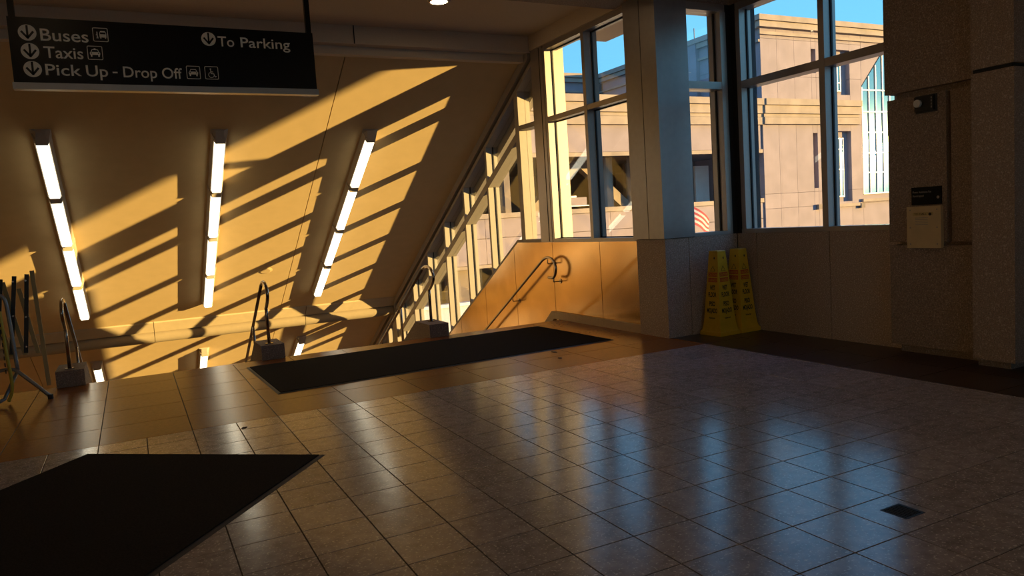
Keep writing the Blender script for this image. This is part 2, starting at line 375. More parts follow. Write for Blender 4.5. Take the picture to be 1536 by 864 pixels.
# --- window_1: tall window beside the column
def zpane(o): return o
W1 = empty('window_1', (GL, 7.95, SILL), kind='structure')
HEAD = 3.69
box('sill_frame', X1 - 0.005, 5.40, 6.97, 8.93, SILL, 1.112, M_FRAME, W1)
box('head_frame', X1 + 0.01, 5.40, 6.97, 8.93, 3.655, HEAD + 0.03, M_FRAME, W1)
box('jamb', X1 + 0.005, 5.40, 8.895, 8.955, 1.112, HEAD, M_FRAME, W1)
box('jamb', X1 + 0.005, 5.40, 6.97, 7.03, 1.112, HEAD, M_FRAME, W1)
box('mullion', X1 + 0.005, 5.40, 7.925, 7.99, 1.112, 3.655, M_FRAME, W1)
for a, b in ((7.03, 7.925), (7.99, 8.895)): box('transom', X1 + 0.008, 5.395, a, b, 2.70, 2.765, M_FRAME, W1)
for a, b in ((7.03, 7.925), (7.99, 8.895)):
    for z0, z1 in ((1.112, 2.70), (2.765, 3.655)):
        box('pane', GL, GL + 0.008, a + 0.001, b - 0.001, z0 + 0.001, z1 - 0.001, M_GLASS, W1)
        g = 0.012
        multibox('gasket', [(GL - 0.006, GL + 0.014, a, a + g, z0, z1), (GL - 0.006, GL + 0.014, b - g, b, z0, z1), (GL - 0.006, GL + 0.014, a + g, b - g, z0, z0 + g), (GL - 0.006, GL + 0.014, a + g, b - g, z1 - g, z1)], M_GASKET, W1)
# header above, post beside
struct(box('trim_5', X1 - 0.02, X1O, 6.97, 9.30, HEAD + 0.03, CEIL + 0.3, M_PLASTER))
pst = struct(prism('trim_6', [(8.955, SILL), (9.275, SILL), (9.275, zc(9.275) - 0.02), (8.955, HEAD + 0.03)], 'x', X1, X1O, M_FRAME))
box('reveal', X1 - 0.004, X1 + 0.01, 9.03, 9.042, SILL + 0.01, HEAD + 0.02, M_GASKET, pst)
struct(box('trim_13', 5.40, X1O, 8.91, 8.955, SILL, HEAD + 0.03, M_FRAME))

# --- window_2: stepped glazing that follows the stair
W2 = empty('window_2', (GL, 10.0, SILL), kind='structure')
HG, RG0, RG1 = 0.25, 0.765, 0.885
def sloped(name, y0, y1, g0, g1, xa, xb, m, par): return prism(name, [(y0, zc(y0) - g0), (y1, zc(y1) - g0), (y1, zc(y1) - g1), (y0, zc(y0) - g1)], 'x', xa, xb, m, par)
sloped('edge_beam', 9.30, YEND, -0.05, 0.135, X1 - 0.035, X1 + 0.08, M_FRAME2, W2)
sloped('shadow_gap', 9.30, YEND, 0.10, 0.19, X1 + 0.06, 5.42, M_GASKET, W2)
sloped('head_frame', 9.275, YEND, 0.18, HG, X1 + 0.0, 5.40, M_FRAME2, W2)
sloped('outer_fascia', 9.275, YEND, -0.3, 0.40, 5.41, X1O, M_FRAME2, W2)
ym = [9.74, 10.91, 11.90, 12.89, 13.88, 14.87, 15.86, 16.85, 17.84, 18.83]
mw = {9.74: 0.12}
bays = []
for i, y in enumerate(ym):
    t = mw.get(y, 0.06)
    prism('mullion', [(y, zp(y)), (y + t, zp(y + t)), (y + t, zc(y + t) - HG), (y, zc(y) - HG)], 'x', X1 + 0.004, 5.40, M_FRAME2, W2)
    if i + 1 < len(ym): bays.append((y + t, ym[i + 1]))
prism('thick_post', [(16.12, zp(16.12)), (16.42, zp(16.42)), (16.42, zc(16.42) - 0.05), (16.12, zc(16.12) - 0.05)], 'x', X1 - 0.02, 5.42, M_FRAME2, W2)
for a, b in bays:
    sloped('rail', a, b, RG0, RG1, X1 + 0.008, 5.395, M_FRAME2, W2)
    for kind in (0, 1):
        if kind == 0: poly = [(a, zc(a) - RG0), (b, zc(b) - RG0), (b, zc(b) - HG), (a, zc(a) - HG)]
        else:
            ys = [a] + ([10.0] if a < 10.0 < b else []) + [b]
            poly = [(t, zp(t) + 0.04) for t in ys] + [(b, zc(b) - RG1), (a, zc(a) - RG1)]
        prism('pane', poly, 'x', GL, GL + 0.008, M_GLASS, W2)
        cy = sum(q[0] for q in poly) / len(poly)
        for ee in (a, b - 0.014):
            zz0 = [q for q in poly]
            lo = (zc(ee) - RG0) if kind == 0 else zp(ee) + 0.04; hi = (zc(ee) - HG) if kind == 0 else zc(ee) - RG1
            prism('gasket', [(ee, lo), (ee + 0.014, lo - 0.008 if kind == 0 else lo), (ee + 0.014, hi - 0.008), (ee, hi)], 'x', GL - 0.006, GL + 0.014, M_GASKET, W2)
    ys = [a] + ([10.0] if a < 10.0 < b else []) + [b]
    prism('sill_frame', [(t, zp(t)) for t in ys] + [(t, zp(t) + 0.04) for t in reversed(ys)], 'x', X1 - 0.002, 5.40, M_FRAME2, W2)
# narrow light next to the post
for z0f, z1f in ((lambda y: SILL + 0.045, lambda y: 2.70), (lambda y: 2.765, lambda y: zc(y) - HG)):
    prism('pane', [(9.275, z0f(9.275)), (9.74, z0f(9.74)), (9.74, z1f(9.74)), (9.275, z1f(9.275))], 'x', GL, GL + 0.008, M_GLASS, W2)
box('rail', X1 + 0.008, 5.395, 9.275, 9.74, 2.70, 2.765, M_FRAME2, W2)
box('sill_frame', X1 - 0.002, 5.40, 9.275, 9.74, SILL, SILL + 0.045, M_FRAME2, W2)

# ================================================================== COLUMN AND BAY
colm = empty('column', (5.35, 6.73, 1.09), 'square grey clad column rising from the granite base between the tall windows', 'column')
box('cladding', 5.135, 5.565, 6.445, 6.705, 1.092, CEIL, M_COLUMN, colm)
box('cladding', 5.135, 5.565, 6.715, 7.00, 1.092, CEIL, M_COLUMN, colm)
box('seam_strip', 5.143, 5.55, 6.70, 6.72, 1.092, CEIL, M_GASKET, colm)
wj = struct(box('wall_bay_return', 5.19, 6.5, 6.49, 6.76, 0, 1.0855, M_GROUT))
for a, b in ((5.155, 5.478), (5.486, 6.19)): box('granite_slab', a, b, 6.46, 6.49, 0.0, 1.085, M_GRANITE, wj)
box('granite_slab', 5.155, 5.195, 6.492, 6.97, 0.0, 1.085, M_GRANITE, wj)
struct(box('wall_column_core', 5.195, 5.51, 6.49, 7.0, 0, 1.0915, M_GROUT))
# bay return window
W3 = empty('window_3', (5.82, 6.5, 1.09), kind='structure')
FT = 3.60
box('sill_frame', 5.565, 6.13, 6.455, 6.66, 1.086, 1.125, M_FRAME, W3)
box('head_frame', 5.565, 6.13, 6.465, 6.66, FT - 0.05, FT + 0.03, M_FRAME, W3)
box('jamb', 6.055, 6.135, 6.462, 6.66, 1.125, FT - 0.05, M_FRAME, W3)
box('transom', 5.565, 6.055, 6.466, 6.655, 2.705, 2.785, M_FRAME, W3)
for z0, z1 in ((1.125, 2.705), (2.785, FT - 0.05)): 
    box('pane', 5.566, 6.054, 6.56, 6.568, z0 + .001, z1 - .001, M_GLASS, W3)
    multibox('gasket', [(6.041, 6.055, 6.553, 6.574, z0, z1), (5.566, 5.578, 6.553, 6.574, z0, z1)], M_GASKET, W3)
struct(box('trim_7', 5.565, 6.5, 6.47, 6.76, FT + 0.03, CEIL + 0.3, M_CONC))
struct(box('trim_8', 6.137, 6.5, 6.47, 6.76, 1.086, FT + 0.03, M_GASKET))       # corner reveal, its shade put into the black colour
# wall and window towards the street
wx = struct(box('wall_right', 6.23, 6.5, 4.436, 6.49, 0, 1.085, M_GROUT))
for a, b in ((4.436, 5.196), (5.204, 6.167), (6.175, 6.459)): box('granite_slab', 6.2, 6.23, a, b, 0, 1.085, M_GRANITE, wx)
W4 = empty('window_4', (6.3, 5.4, 1.1), kind='structure')
ya, yb = 4.40, 6.385
box('sill_frame', 6.195, 6.37, ya, yb, 1.086, 1.135, M_FRAME, W4)
box('head_frame', 6.205, 6.37, ya, yb, FT - 0.05, FT + 0.03, M_FRAME, W4)
box('jamb', 6.202, 6.37, yb - 0.065, yb, 1.135, FT - 0.05, M_FRAME, W4)
box('corner_reveal', 6.21, 6.5, yb + 0.001, 6.469, 1.086, FT + 0.03, M_GASKET, W4)  # black colour stands for the shade in the corner recess
box('jamb', 6.202, 6.37, ya, ya + 0.06, 1.135, FT - 0.05, M_FRAME, W4)
box('mullion', 6.202, 6.37, 5.205, 5.275, 1.135, FT - 0.05, M_FRAME, W4)
for a, b in ((ya + 0.06, 5.205), (5.275, yb - 0.065)):
    box('transom', 6.206, 6.365, a, b, 2.695, 2.775, M_FRAME, W4)
    for z0, z1 in ((1.135, 2.695), (2.775, FT - 0.05)):
        box('pane', 6.30, 6.308, a + .001, b - .001, z0 + .001, z1 - .001, M_GLASS, W4)
        multibox('gasket', [(6.293, 6.315, a, a + 0.012, z0, z1), (6.293, 6.315, b - 0.012, b, z0, z1)], M_GASKET, W4)
struct(box('trim_9', 6.2, 6.5, 4.0, 6.47, FT + 0.03, CEIL + 0.3, M_CONC))

# ================================================================== STONE PIER AND PILASTER
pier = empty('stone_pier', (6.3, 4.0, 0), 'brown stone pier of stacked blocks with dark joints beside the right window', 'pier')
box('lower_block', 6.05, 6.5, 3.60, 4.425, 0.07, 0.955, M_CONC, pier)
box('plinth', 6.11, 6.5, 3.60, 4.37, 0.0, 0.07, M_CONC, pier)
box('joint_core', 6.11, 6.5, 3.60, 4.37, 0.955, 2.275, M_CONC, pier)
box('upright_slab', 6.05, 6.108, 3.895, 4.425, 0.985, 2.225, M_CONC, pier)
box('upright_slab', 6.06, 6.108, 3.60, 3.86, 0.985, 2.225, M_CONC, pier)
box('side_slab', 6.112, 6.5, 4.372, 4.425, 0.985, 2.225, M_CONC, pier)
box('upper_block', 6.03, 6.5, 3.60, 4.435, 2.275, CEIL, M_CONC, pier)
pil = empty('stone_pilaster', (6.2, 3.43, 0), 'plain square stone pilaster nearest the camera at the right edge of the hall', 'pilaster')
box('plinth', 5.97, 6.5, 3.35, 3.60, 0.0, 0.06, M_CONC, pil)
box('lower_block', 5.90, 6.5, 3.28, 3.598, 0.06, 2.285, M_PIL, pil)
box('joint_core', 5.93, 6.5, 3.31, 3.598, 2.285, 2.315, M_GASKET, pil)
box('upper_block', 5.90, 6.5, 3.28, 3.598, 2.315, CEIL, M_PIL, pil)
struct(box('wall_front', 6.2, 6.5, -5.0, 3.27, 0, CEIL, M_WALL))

# ---- notices on the pier
AX, AY = Vector((0, -1, 0)), Vector((0, 0, 1))
alarm = empty('alarm_strobe', (6.03, 4.05, 2.08), 'dark fire alarm box with a clear strobe lens high on the stone pier', 'alarm')
box('backplate', 6.035, 6.049, 3.965, 4.15, 2.07, 2.215, M_MATEDGE, alarm)
box('housing', 6.005, 6.035, 3.975, 4.14, 2.082, 2.205, M_SLATB, alarm)
put('lens', *discg((4.105, 2.15), 'x', 0.032, 5.985, 6.005), M_LENS, alarm)
multibox('lettering', [(6.0035, 6.0055, 3.985, 3.993, z, z + 0.016) for z in (2.10, 2.125, 2.15, 2.175)], M_GREYPRINT, alarm)
ps = empty('notice_plate', (6.04, 4.07, 1.30), 'small black notice plate with two dim lines of lettering above the cream box', 'sign')
box('plate', 6.035, 6.049, 3.935, 4.20, 1.302, 1.452, M_SIGN, ps)
for wd_, o_, w_ in (('Phone', 0, 0.047), ('Assistance', 0.055, 0.08), ('For', 0.143, 0.026)): text('lettering', wd_, Vector((6.0342, 4.188 - o_, 1.402)), AX, AY, w_, 0.018, M_GREYPRINT, ps)
text('lettering', 'Handicapped', Vector((6.0342, 4.188, 1.37)), AX, AY, 0.10, 0.018, M_GREYPRINT, ps)
put('emblem', *discg((3.962, 1.36), 'x', 0.012, 6.0335, 6.036), M_GREYPRINT, ps)
cbx = empty('cream_box', (6.0, 4.07, 0.93), 'cream metal wall box with a printed heading fixed low on the stone pier', 'wall box')
box('back_box', 6.025, 6.049, 3.925, 4.215, 0.94, 1.285, M_CREAM, cbx)
box('cover', 6.0, 6.024, 3.918, 4.222, 0.935, 1.29, M_CREAM, cbx)
for yy_ in (3.95, 4.19):
    for z_ in (0.97, 1.11, 1.26): put('screw', *discg((yy_, z_), 'x', 0.006, 5.997, 6.0, 10), M_GREYPRINT, cbx)
box('heading_plate', 5.9985, 6.0, 3.985, 4.165, 1.212, 1.238, M_SLAT, cbx)
for wd_, o_, w_ in (('TO', 0, 0.03), ('CALL', 0.042, 0.068)): text('lettering', wd_, Vector((5.9978, 4.15 - o_, 1.218)), AX, AY, w_, 0.015, M_BLACK, cbx)
put('emblem', *discg((4.01, 1.222), 'x', 0.013, 5.9965, 5.9985), M_BLACK, cbx)
multibox('printed_lines', [(5.9985, 6.0, 4.03, 4.145, z, z + 0.004) for z in (1.19, 1.176, 1.162, 1.148, 1.134)], M_GREYPRINT, cbx)

# ================================================================== STAIR FURNITURE
def curb(xc, label):
    t = empty('stair_curb', (xc, NOSE, 0), label, 'curb', 'low stone curbs dividing the stair')
    prism('newel_block', [(8.72, 0.002), (NOSE + .05, 0.002), (NOSE + .05, -0.30), (9.24, -0.30), (9.24, 0.168), (8.72, 0.168)], 'x', xc - 0.128, xc + 0.128, M_CONC, t)
    prism('sloped_curb', [(9.242, -0.45), (16.0, zs(16) - 0.4), (16.0, zs(16) + 0.44), (9.242, zs(9.242) + 0.44)], 'x', xc - 0.125, xc + 0.125, M_CONC, t)
    return t
curb(3.352, 'low dark stone curb with a square end block behind the long mat, nearest the glazing')
curb(1.332, 'low dark stone curb with a square end block at the left end of the long mat')
curb(-0.660, 'low dark stone curb with a square end block beside the folding barrier')
def handrail(xc, yp, label):
    t = empty('handrail', (xc, yp, 0.17), label, 'handrail', 'steel handrails down the stair')
    r = 0.019
    pts = [(xc, yp, 0.168), (xc, yp, 0.50), (xc, yp + 0.005, 0.58)]
    loop = smoothpath([(xc, yp, 0.58), (xc, yp - 0.06, 0.61), (xc, yp - 0.17, 0.70), (xc, yp - 0.185, 0.78), (xc, yp - 0.10, 0.855), (xc, yp + 0.06, 0.878), (xc, yp + 0.19, 0.845)], 6)
    tube('post', pts[:2] + [(xc, yp, 0.58)], r, M_STEEL, t)
    tube('return_bend', loop, r, M_STEEL, t)
    y1 = 16.5
    tube('rail', [(xc, yp + 0.19, 0.845), (xc, y1, 0.845 - S * (y1 - yp - 0.19))], r, M_STEEL, t)
    for k in range(1, 5):
        yk = yp + 1.2 * k
        zt = 0.845 - S * (yk - yp - 0.19)
        tube('baluster', [(xc, yk, zs(yk) + 0.441), (xc, yk, zt)], 0.016, M_STEEL, t)
    put('floor_flange', *discg((xc, yp), 'z', 0.045, 0.168, 0.178), M_STEEL, t)
    return t
handrail(3.365, 9.02, 'looped steel handrail on the curb nearest the glazing')
handrail(1.315, 8.84, 'looped steel handrail on the middle curb')
handrail(-0.665, 8.84, 'looped steel handrail on the curb beside the folding barrier')
wrl = empty('wall_handrail', (5.1, 9.5, 0.5), 'steel handrail with hooked end bracketed to the bronze wall panels', 'handrail')
xr = 5.09
tube('rail', smoothpath([(xr, 8.93, 0.585), (xr, 8.80, 0.59), (xr, 8.735, 0.66), (xr, 8.725, 0.75), (xr, 8.80, 0.835), (xr, 8.93, 0.862), (xr, 9.06, 0.83)], 6) + [(xr, 16.0, 0.83 - S * (16.0 - 9.06))], 0.019, M_STEEL, wrl)
for yk in (8.93, 10.06, 11.4, 12.7):
    zt = 0.85 if yk < 9 else 0.83 - S * (yk - 9.06)
    tube('bracket', smoothpath([(xr, yk, zt - 0.015), (xr, yk, zt - 0.07), (xr + 0.05, yk, zt - 0.075), (X1 - 0.002, yk, zt - 0.075)], 3), 0.008, M_STEEL, wrl, 8)
    put('wall_flange', *discg((yk, zt - 0.075), 'x', 0.032, X1 - 0.010, X1 - 0.001), M_STEEL, wrl)
tube('bracket', [(xr, 8.80, 0.585), (xr, 8.80, 0.53), (X1 - 0.002, 8.80, 0.53)], 0.008, M_STEEL, wrl, 8)
put('wall_flange', *discg((8.80, 0.53), 'x', 0.032, X1 - 0.010, X1 - 0.001), M_STEEL, wrl)

# ================================================================== LAMPS ON THE SLOPED CEILING
EX = Vector((1, 0, 0))
def slope_pt(x, y, d): return Vector((x, y, zc(y))) + ND * d
def fixture(xc, ya_, yb_, label, group):
    t = empty('ceiling_tube_light', (xc, ya_, zc(ya_)), label, 'ceiling light', group)
    def sec(y, hw0, d0, hw1, d1): 
        return [slope_pt(xc - hw0, y, d0), slope_pt(xc + hw0, y, d0), slope_pt(xc + hw1, y, d1), slope_pt(xc - hw1, y, d1)]
    def loft(A, B): return [*A, *B], [(0, 1, 2, 3), (7, 6, 5, 4), (0, 1, 5, 4), (1, 2, 6, 5), (2, 3, 7, 6), (3, 0, 4, 7)]
    put('housing', *loft(sec(ya_ + 0.04, 0.105, 0.0, 0.080, 0.100), sec(yb_, 0.105, 0.0, 0.080, 0.100)), M_FIX, t)
    put('diffuser', *loft(sec(ya_ + 0.085, 0.070, 0.1005, 0.056, 0.150), sec(yb_ - 0.02, 0.070, 0.1005, 0.056, 0.150)), M_TUBE, t)
    put('end_cap', *loft(sec(ya_ - 0.02, 0.112, 0.0, 0.05, 0.03), sec(ya_ + 0.084, 0.112, 0.0, 0.064, 0.156)), M_FIX, t)
    put('end_cap', *loft(sec(yb_ - 0.019, 0.086, 0.1005, 0.060, 0.156), sec(yb_, 0.084, 0.1005, 0.054, 0.150)), M_FIX, t)
    return t
rows = ((-0.835, 'left'), (1.225, 'middle'), (3.315, 'right'))
ORD = ('topmost', 'second', 'third', 'fourth and lowest')
for xc, rn in rows:
    for k in range(4):
        fixture(xc, 10.86 + 1.14 * k, 10.86 + 1.14 * k + 1.135, '%s glowing tube light in the %s row above the cross beam' % (ORD[k], rn), 'tube lights on the sloping ceiling')
    fixture(xc, 17.45, 18.58, 'glowing tube light below the cross beam, continuing the %s row' % rn, 'tube lights on the sloping ceiling')
def slope_disc(name, x, y, r, d0, d1, m, par, seg=24):
    V = []
    for d, rr in ((d0, r), (d1, r * 0.86)):
        for k in range(seg):
            a = 2 * math.pi * k / seg; V.append(Vector((x, y, zc(y))) + EX * (rr * math.cos(a)) + SL * (rr * math.sin(a)) + ND * d)
    return put(name, V, [tuple(range(seg)), tuple(range(2 * seg - 1, seg - 1, -1))] + [(i, (i + 1) % seg, seg + (i + 1) % seg, seg + i) for i in range(seg)], m, par)
for (x, y, r, lb) in ((2.207, 14.5, 0.13, 'round plaster-coloured cover plate on the sloping ceiling near the middle handrail loop'), (2.29, 10.17, 0.10, 'small dark round detector on the sloping ceiling just under the hanging sign')):
    d = empty('ceiling_disc', (x, y, zc(y)), lb, 'ceiling disc')
    slope_disc('base_ring', x, y, r, 0.0, 0.006, M_STAIRCEIL if r > 0.12 else M_FIX, d)
    slope_disc('cover', x, y, r * 0.8, 0.0065, 0.012, M_STAIRCEIL if r > 0.12 else M_FIX, d)
# recessed downlights in the lobby ceiling (one in view, the others light the hall behind the camera)
M_DOWN = emat('downlight_lamp', (1.0, 0.70, 0.38), 26.0)
def downlight(x, y, label, group='recessed downlights'):
    t = empty('downlight', (x, y, CEIL), label, 'downlight', group)
    seg = 24; V = []; Fc = []
    for (r, z) in ((0.13, CEIL - 0.001), (0.13, CEIL - 0.012), (0.098, CEIL - 0.012), (0.098, CEIL - 0.001)):
        V += [(x + r * math.cos(2 * math.pi * k / seg), y + r * math.sin(2 * math.pi * k / seg), z) for k in range(seg)]
    for i in range(3):
        Fc += [(i * seg + k, i * seg + (k + 1) % seg, (i + 1) * seg + (k + 1) % seg, (i + 1) * seg + k) for k in range(seg)]
    put('trim_ring', V, Fc, M_PLASTER, t, True)
    put('lamp_face', *discg((x, y), 'z', 0.097, CEIL - 0.010, CEIL - 0.004), M_DOWN, t)
downlight(3.38, 8.06, 'round lit recessed downlight in the hall ceiling above the stair head')
for dx, dn in ((-0.6, 'left'), (3.2, 'right')):
    for dy, en in ((-2.2, 'back window'), (2.2, 'camera')): downlight(dx, dy, 'round lit recessed downlight overhead, %s one of the pair nearer the %s' % (dn, en))

# ================================================================== HANGING SIGN
YS = 6.0
sg = empty('hanging_sign', (0.42, YS, 2.46), 'long black hanging wayfinding sign with pale lettering and pictograms', 'sign')
sx0, sx1 = -0.578, 1.430
box('board', sx0, sx1, YS, YS + 0.05, 2.515, 2.945, M_SIGN, sg)
box('bottom_rail', sx0 - 0.008, sx1 + 0.01, YS - 0.012, YS + 0.062, 2.470, 2.513, M_ALU, sg)
for xr_ in (sx0 + 0.01, sx1 - 0.045): box('hanger', xr_, xr_ + 0.038, YS + 0.005, YS + 0.045, 2.946, CEIL, M_SIGN, sg)
UX, UY = Vector((1, 0, 0)), Vector((0, 0, 1)); yF = YS - 0.0012
def sgtext(body, x, z, wd, cap): text('lettering', body, Vector((x, yF, z)), UX, UY, wd, cap, M_SIGNTXT, sg)
sgtext('Buses', -0.397, 2.796, 0.283, 0.083)
sgtext('Taxis', -0.388, 2.682, 0.232, 0.080)
for wd_, a_, b_ in (('Pick', 68, 119), ('Up', 126, 158), ('Drop', 181, 233), ('Off', 241, 273)): sgtext(wd_, -0.390 + (a_ - 68) * 0.00415, 2.567, (b_ - a_) * 0.00415, 0.078)
box('lettering', -0.390 + 97 * 0.00415, -0.390 + 104.5 * 0.00415, YS - 0.0012, YS - 0.0002, 2.592, 2.602, M_SIGNTXT, sg)
for wd_, a_, b_ in (('To', 328, 351.5), ('Parking', 361, 436)): sgtext(wd_, 0.727 + (a_ - 328) * 0.00484, 2.812, (b_ - a_) * 0.00484, 0.076)
def flat(name, polys, m, lift=0.0012):
    return put(name, *merge([([(x, YS - lift, z) for x, z in q], [tuple(range(len(q)))]) for q in polys]), m, sg)
def circ(cx, cz, r, n=28): return [(cx + r * math.cos(2 * math.pi * k / n), cz + r * math.sin(2 * math.pi * k / n)) for k in range(n)]
def stroke(pts, wd):
    out = []
    for a, b in zip(pts[:-1], pts[1:]):
        d = Vector((b[0] - a[0], b[1] - a[1])).normalized() * (wd / 2); n = Vector((-d.y, d.x))
        out.append([(a[0] + n.x - d.x * .5, a[1] + n.y - d.y * .5), (b[0] + n.x + d.x * .5, b[1] + n.y + d.y * .5), (b[0] - n.x + d.x * .5, b[1] - n.y + d.y * .5), (a[0] - n.x - d.x * .5, a[1] - n.y - d.y * .5)])
    return out
def arrow(cx, cz, r=0.053):
    flat('arrow_disc', [circ(cx, cz, r)], M_SIGNTXT)
    flat('arrow', stroke([(cx, cz + r * 0.85), (cx, cz - r * 0.55)], r * 0.24) + stroke([(cx - r * 0.62, cz + r * 0.12), (cx, cz - r * 0.66)], r * 0.25) + stroke([(cx + r * 0.62, cz + r * 0.12), (cx, cz - r * 0.66)], r * 0.25), M_SIGN, 0.0022)
arrow(-0.470, 2.843); arrow(-0.466, 2.722); arrow(-0.463, 2.604); arrow(0.664, 2.860, 0.050)
def frame2d(cx, cz, h=0.047, t=0.004, rr=0.009):
    def rrect(h_, r_):
        out = []
        for (sx, sz, a0) in ((1, 1, 0), (-1, 1, 90), (-1, -1, 180), (1, -1, 270)):
            for k in range(5):
                a = math.radians(a0 + 22.5 * k); out.append((cx + sx * (h_ - r_) + r_ * math.cos(a), cz + sz * (h_ - r_) + r_ * math.sin(a)))
        return out
    o, i = rrect(h, rr), rrect(h - t, rr - t * 0.6); n = len(o)
    flat('pictogram_frame', [[o[k], o[(k + 1) % n], i[(k + 1) % n], i[k]] for k in range(n)], M_SIGNTXT)
def car_icon(cx, cz, k=0.001, taxi=False):
    q = lambda L: [(cx + x * k, cz + z * k) for x, z in L]
    P = [q([(-30, -12), (30, -12), (32, 2), (26, 8), (-26, 8), (-32, 2)]), q([(-26, 8), (-22, 8), (-15, 24), (-19, 24)]), q([(22, 8), (26, 8), (19, 24), (15, 24)]), q([(-19, 22), (19, 22), (17, 26), (-17, 26)]),
         q([(-27, -24), (-18, -24), (-18, -12), (-27, -12)]), q([(18, -24), (27, -24), (27, -12), (18, -12)])]
    if taxi: P.append(q([(-7, 26), (7, 26), (5, 32), (-5, 32)]))
    flat('pictogram', P, M_SIGNTXT)
    for s_ in (-1, 1): flat('headlamp', [circ(cx + s_ * 22 * k, cz, 4.5 * k, 10)], M_SIGN, 0.0022)
frame2d(-0.038, 2.852); frame2d(-0.083, 2.727); frame2d(0.538, 2.614); frame2d(0.663, 2.615)
car_icon(-0.083, 2.725, taxi=True); car_icon(0.538, 2.612)
bxc, bzc, k = -0.028, 2.852, 0.001
q = lambda L: [(bxc + x * k, bzc + z * k) for x, z in L]
flat('pictogram', [q([(-16, -18), (26, -18), (26, 4), (-16, 4)]), q([(-16, 4), (-12, 4), (-12, 18), (-14, 18)]), q([(22, 4), (26, 4), (24, 18), (22, 18)]), q([(-14, 17), (24, 17), (18, 26), (-8, 26)]), q([(-13, -25), (-6, -25), (-6, -18), (-13, -18)]), q([(16, -25), (23, -25), (23, -18), (16, -18)])]
     + [circ(bxc - 30 * k, bzc + 16 * k, 4 * k, 10)] + stroke([(bxc - 30 * k, bzc + 10 * k), (bxc - 30 * k, bzc - 6 * k)], 0.007) + stroke([(bxc - 30 * k, bzc - 6 * k), (bxc - 33 * k, bzc - 24 * k)], 0.005) + stroke([(bxc - 29 * k, bzc - 6 * k), (bxc - 26 * k, bzc - 24 * k)], 0.005) + stroke([(bxc - 30 * k, bzc + 8 * k), (bxc - 37 * k, bzc - 3 * k)], 0.004), M_SIGNTXT)
wx_, wz_ = 0.660, 2.612
arc = [(wx_ + 0.019 * math.cos(math.radians(a)), wz_ - 0.012 + 0.019 * math.sin(math.radians(a))) for a in range(110, 371, 20)]
flat('pictogram', stroke(arc, 0.004) + [circ(wx_ - 0.003, wz_ + 0.030, 0.0055, 12)] + stroke([(wx_ - 0.003, wz_ + 0.022), (wx_ - 0.001, wz_ - 0.002), (wx_ + 0.017, wz_ - 0.003), (wx_ + 0.026, wz_ - 0.026), (wx_ + 0.033, wz_ - 0.022)], 0.0055) + stroke([(wx_ - 0.002, wz_ + 0.011), (wx_ + 0.013, wz_ + 0.010)], 0.004), M_SIGNTXT)

# ================================================================== MATS, DRAIN, DEBRIS
def mat_rug(name, c, u, wd, ln, label):
    """c corner, u unit vector along width, v along length"""
    u = Vector(u); v = Vector((-u.y, u.x)); c = Vector(c)
    t = empty(name, (c.x + u.x * wd / 2 + v.x * ln / 2, c.y + u.y * wd / 2 + v.y * ln / 2, 0.0), label, 'floor mat')
    def slab(nm, a0, a1, b0, b1, z0, z1, m, ch=0.0, outer=None):
        pts = [c + u * a + v * b for a, b in ((a0, b0), (a1, b0), (a1, b1), (a0, b1))]
        tp = [c + u * a + v * b for a, b in ((a0 + ch, b0 + ch), (a1 - ch, b0 + ch), (a1 - ch, b1 - ch), (a0 + ch, b1 - ch))]
        V = [(p.x, p.y, z0) for p in pts] + [(p.x, p.y, z1) for p in tp]
        return put(nm, V, [(0, 3, 2, 1), (4, 5, 6, 7), (0, 1, 5, 4), (1, 2, 6, 5), (2, 3, 7, 6), (3, 0, 4, 7)], m, t)
    slab('rubber_edging', 0, wd, 0, ln, 0.0005, 0.006, M_MATEDGE, 0.015)
    slab('pile', 0.03, wd - 0.03, 0.03, ln - 0.03, 0.0062, 0.012, M_MAT, 0.002)
    return t
a15 = math.radians(1.6)
mat_rug('entrance_mat', (1.035, 6.735), (math.cos(a15), math.sin(a15)), 3.66, 1.66, 'long dark mat lying along the head of the stair')
cc = m2c + e2 * m2len                                   # far corner so that the frame turns counter-clockwise
uu = Vector((-e1.x, -e1.y))
cc2 = m2a + e2 * m2len
mat_rug('floor_mat', (cc2.x, cc2.y), (uu.x, uu.y), m2w, m2len, 'dark mat lying askew in the left foreground')
dr = empty('floor_drain', (2.915, 2.095, 0), 'small square black floor grate in the right foreground', 'drain')
box('frame', 2.851, 2.979, 2.031, 2.159, 0.0003, 0.0015, M_SLATB, dr)
for i in range(7): box('grate_bar', 2.862 + i * 0.0157, 2.870 + i * 0.0157, 2.042, 2.148, 0.0016, 0.0035, M_GASKET, dr)
def chip(x, y, sx, sy, rot, m, label):
    ca, sa = math.cos(rot), math.sin(rot)
    P = [(-1, -.2), (-.3, -1), (.6, -.7), (1, .1), (.3, .9), (-.5, .7)]
    V = [(x + ca * a * sx - sa * b * sy, y + sa * a * sx + ca * b * sy, 0.0006) for a, b in P] + [(x + .7 * (ca * a * sx - sa * b * sy), y + .7 * (sa * a * sx + ca * b * sy), 0.006) for a, b in P]
    return tag(put('debris_scrap', V, [tuple(range(6)), tuple(range(11, 5, -1))] + [(i, (i + 1) % 6, 6 + (i + 1) % 6, 6 + i) for i in range(6)], m), label, 'debris')
chip(3.83, 6.70, 0.02, 0.045, 0.5, M_BLACK, 'black scrap on the brown tiles right at the long mat edge')
chip(3.70, 6.36, 0.025, 0.03, 0.2, M_RUST, 'dark scrap on the brown tiles a little out from the long mat')
chip(0.62, 5.72, 0.025, 0.016, 0.2, M_RUST, 'brown leaf scrap on the pale tiles beyond the askew mat')

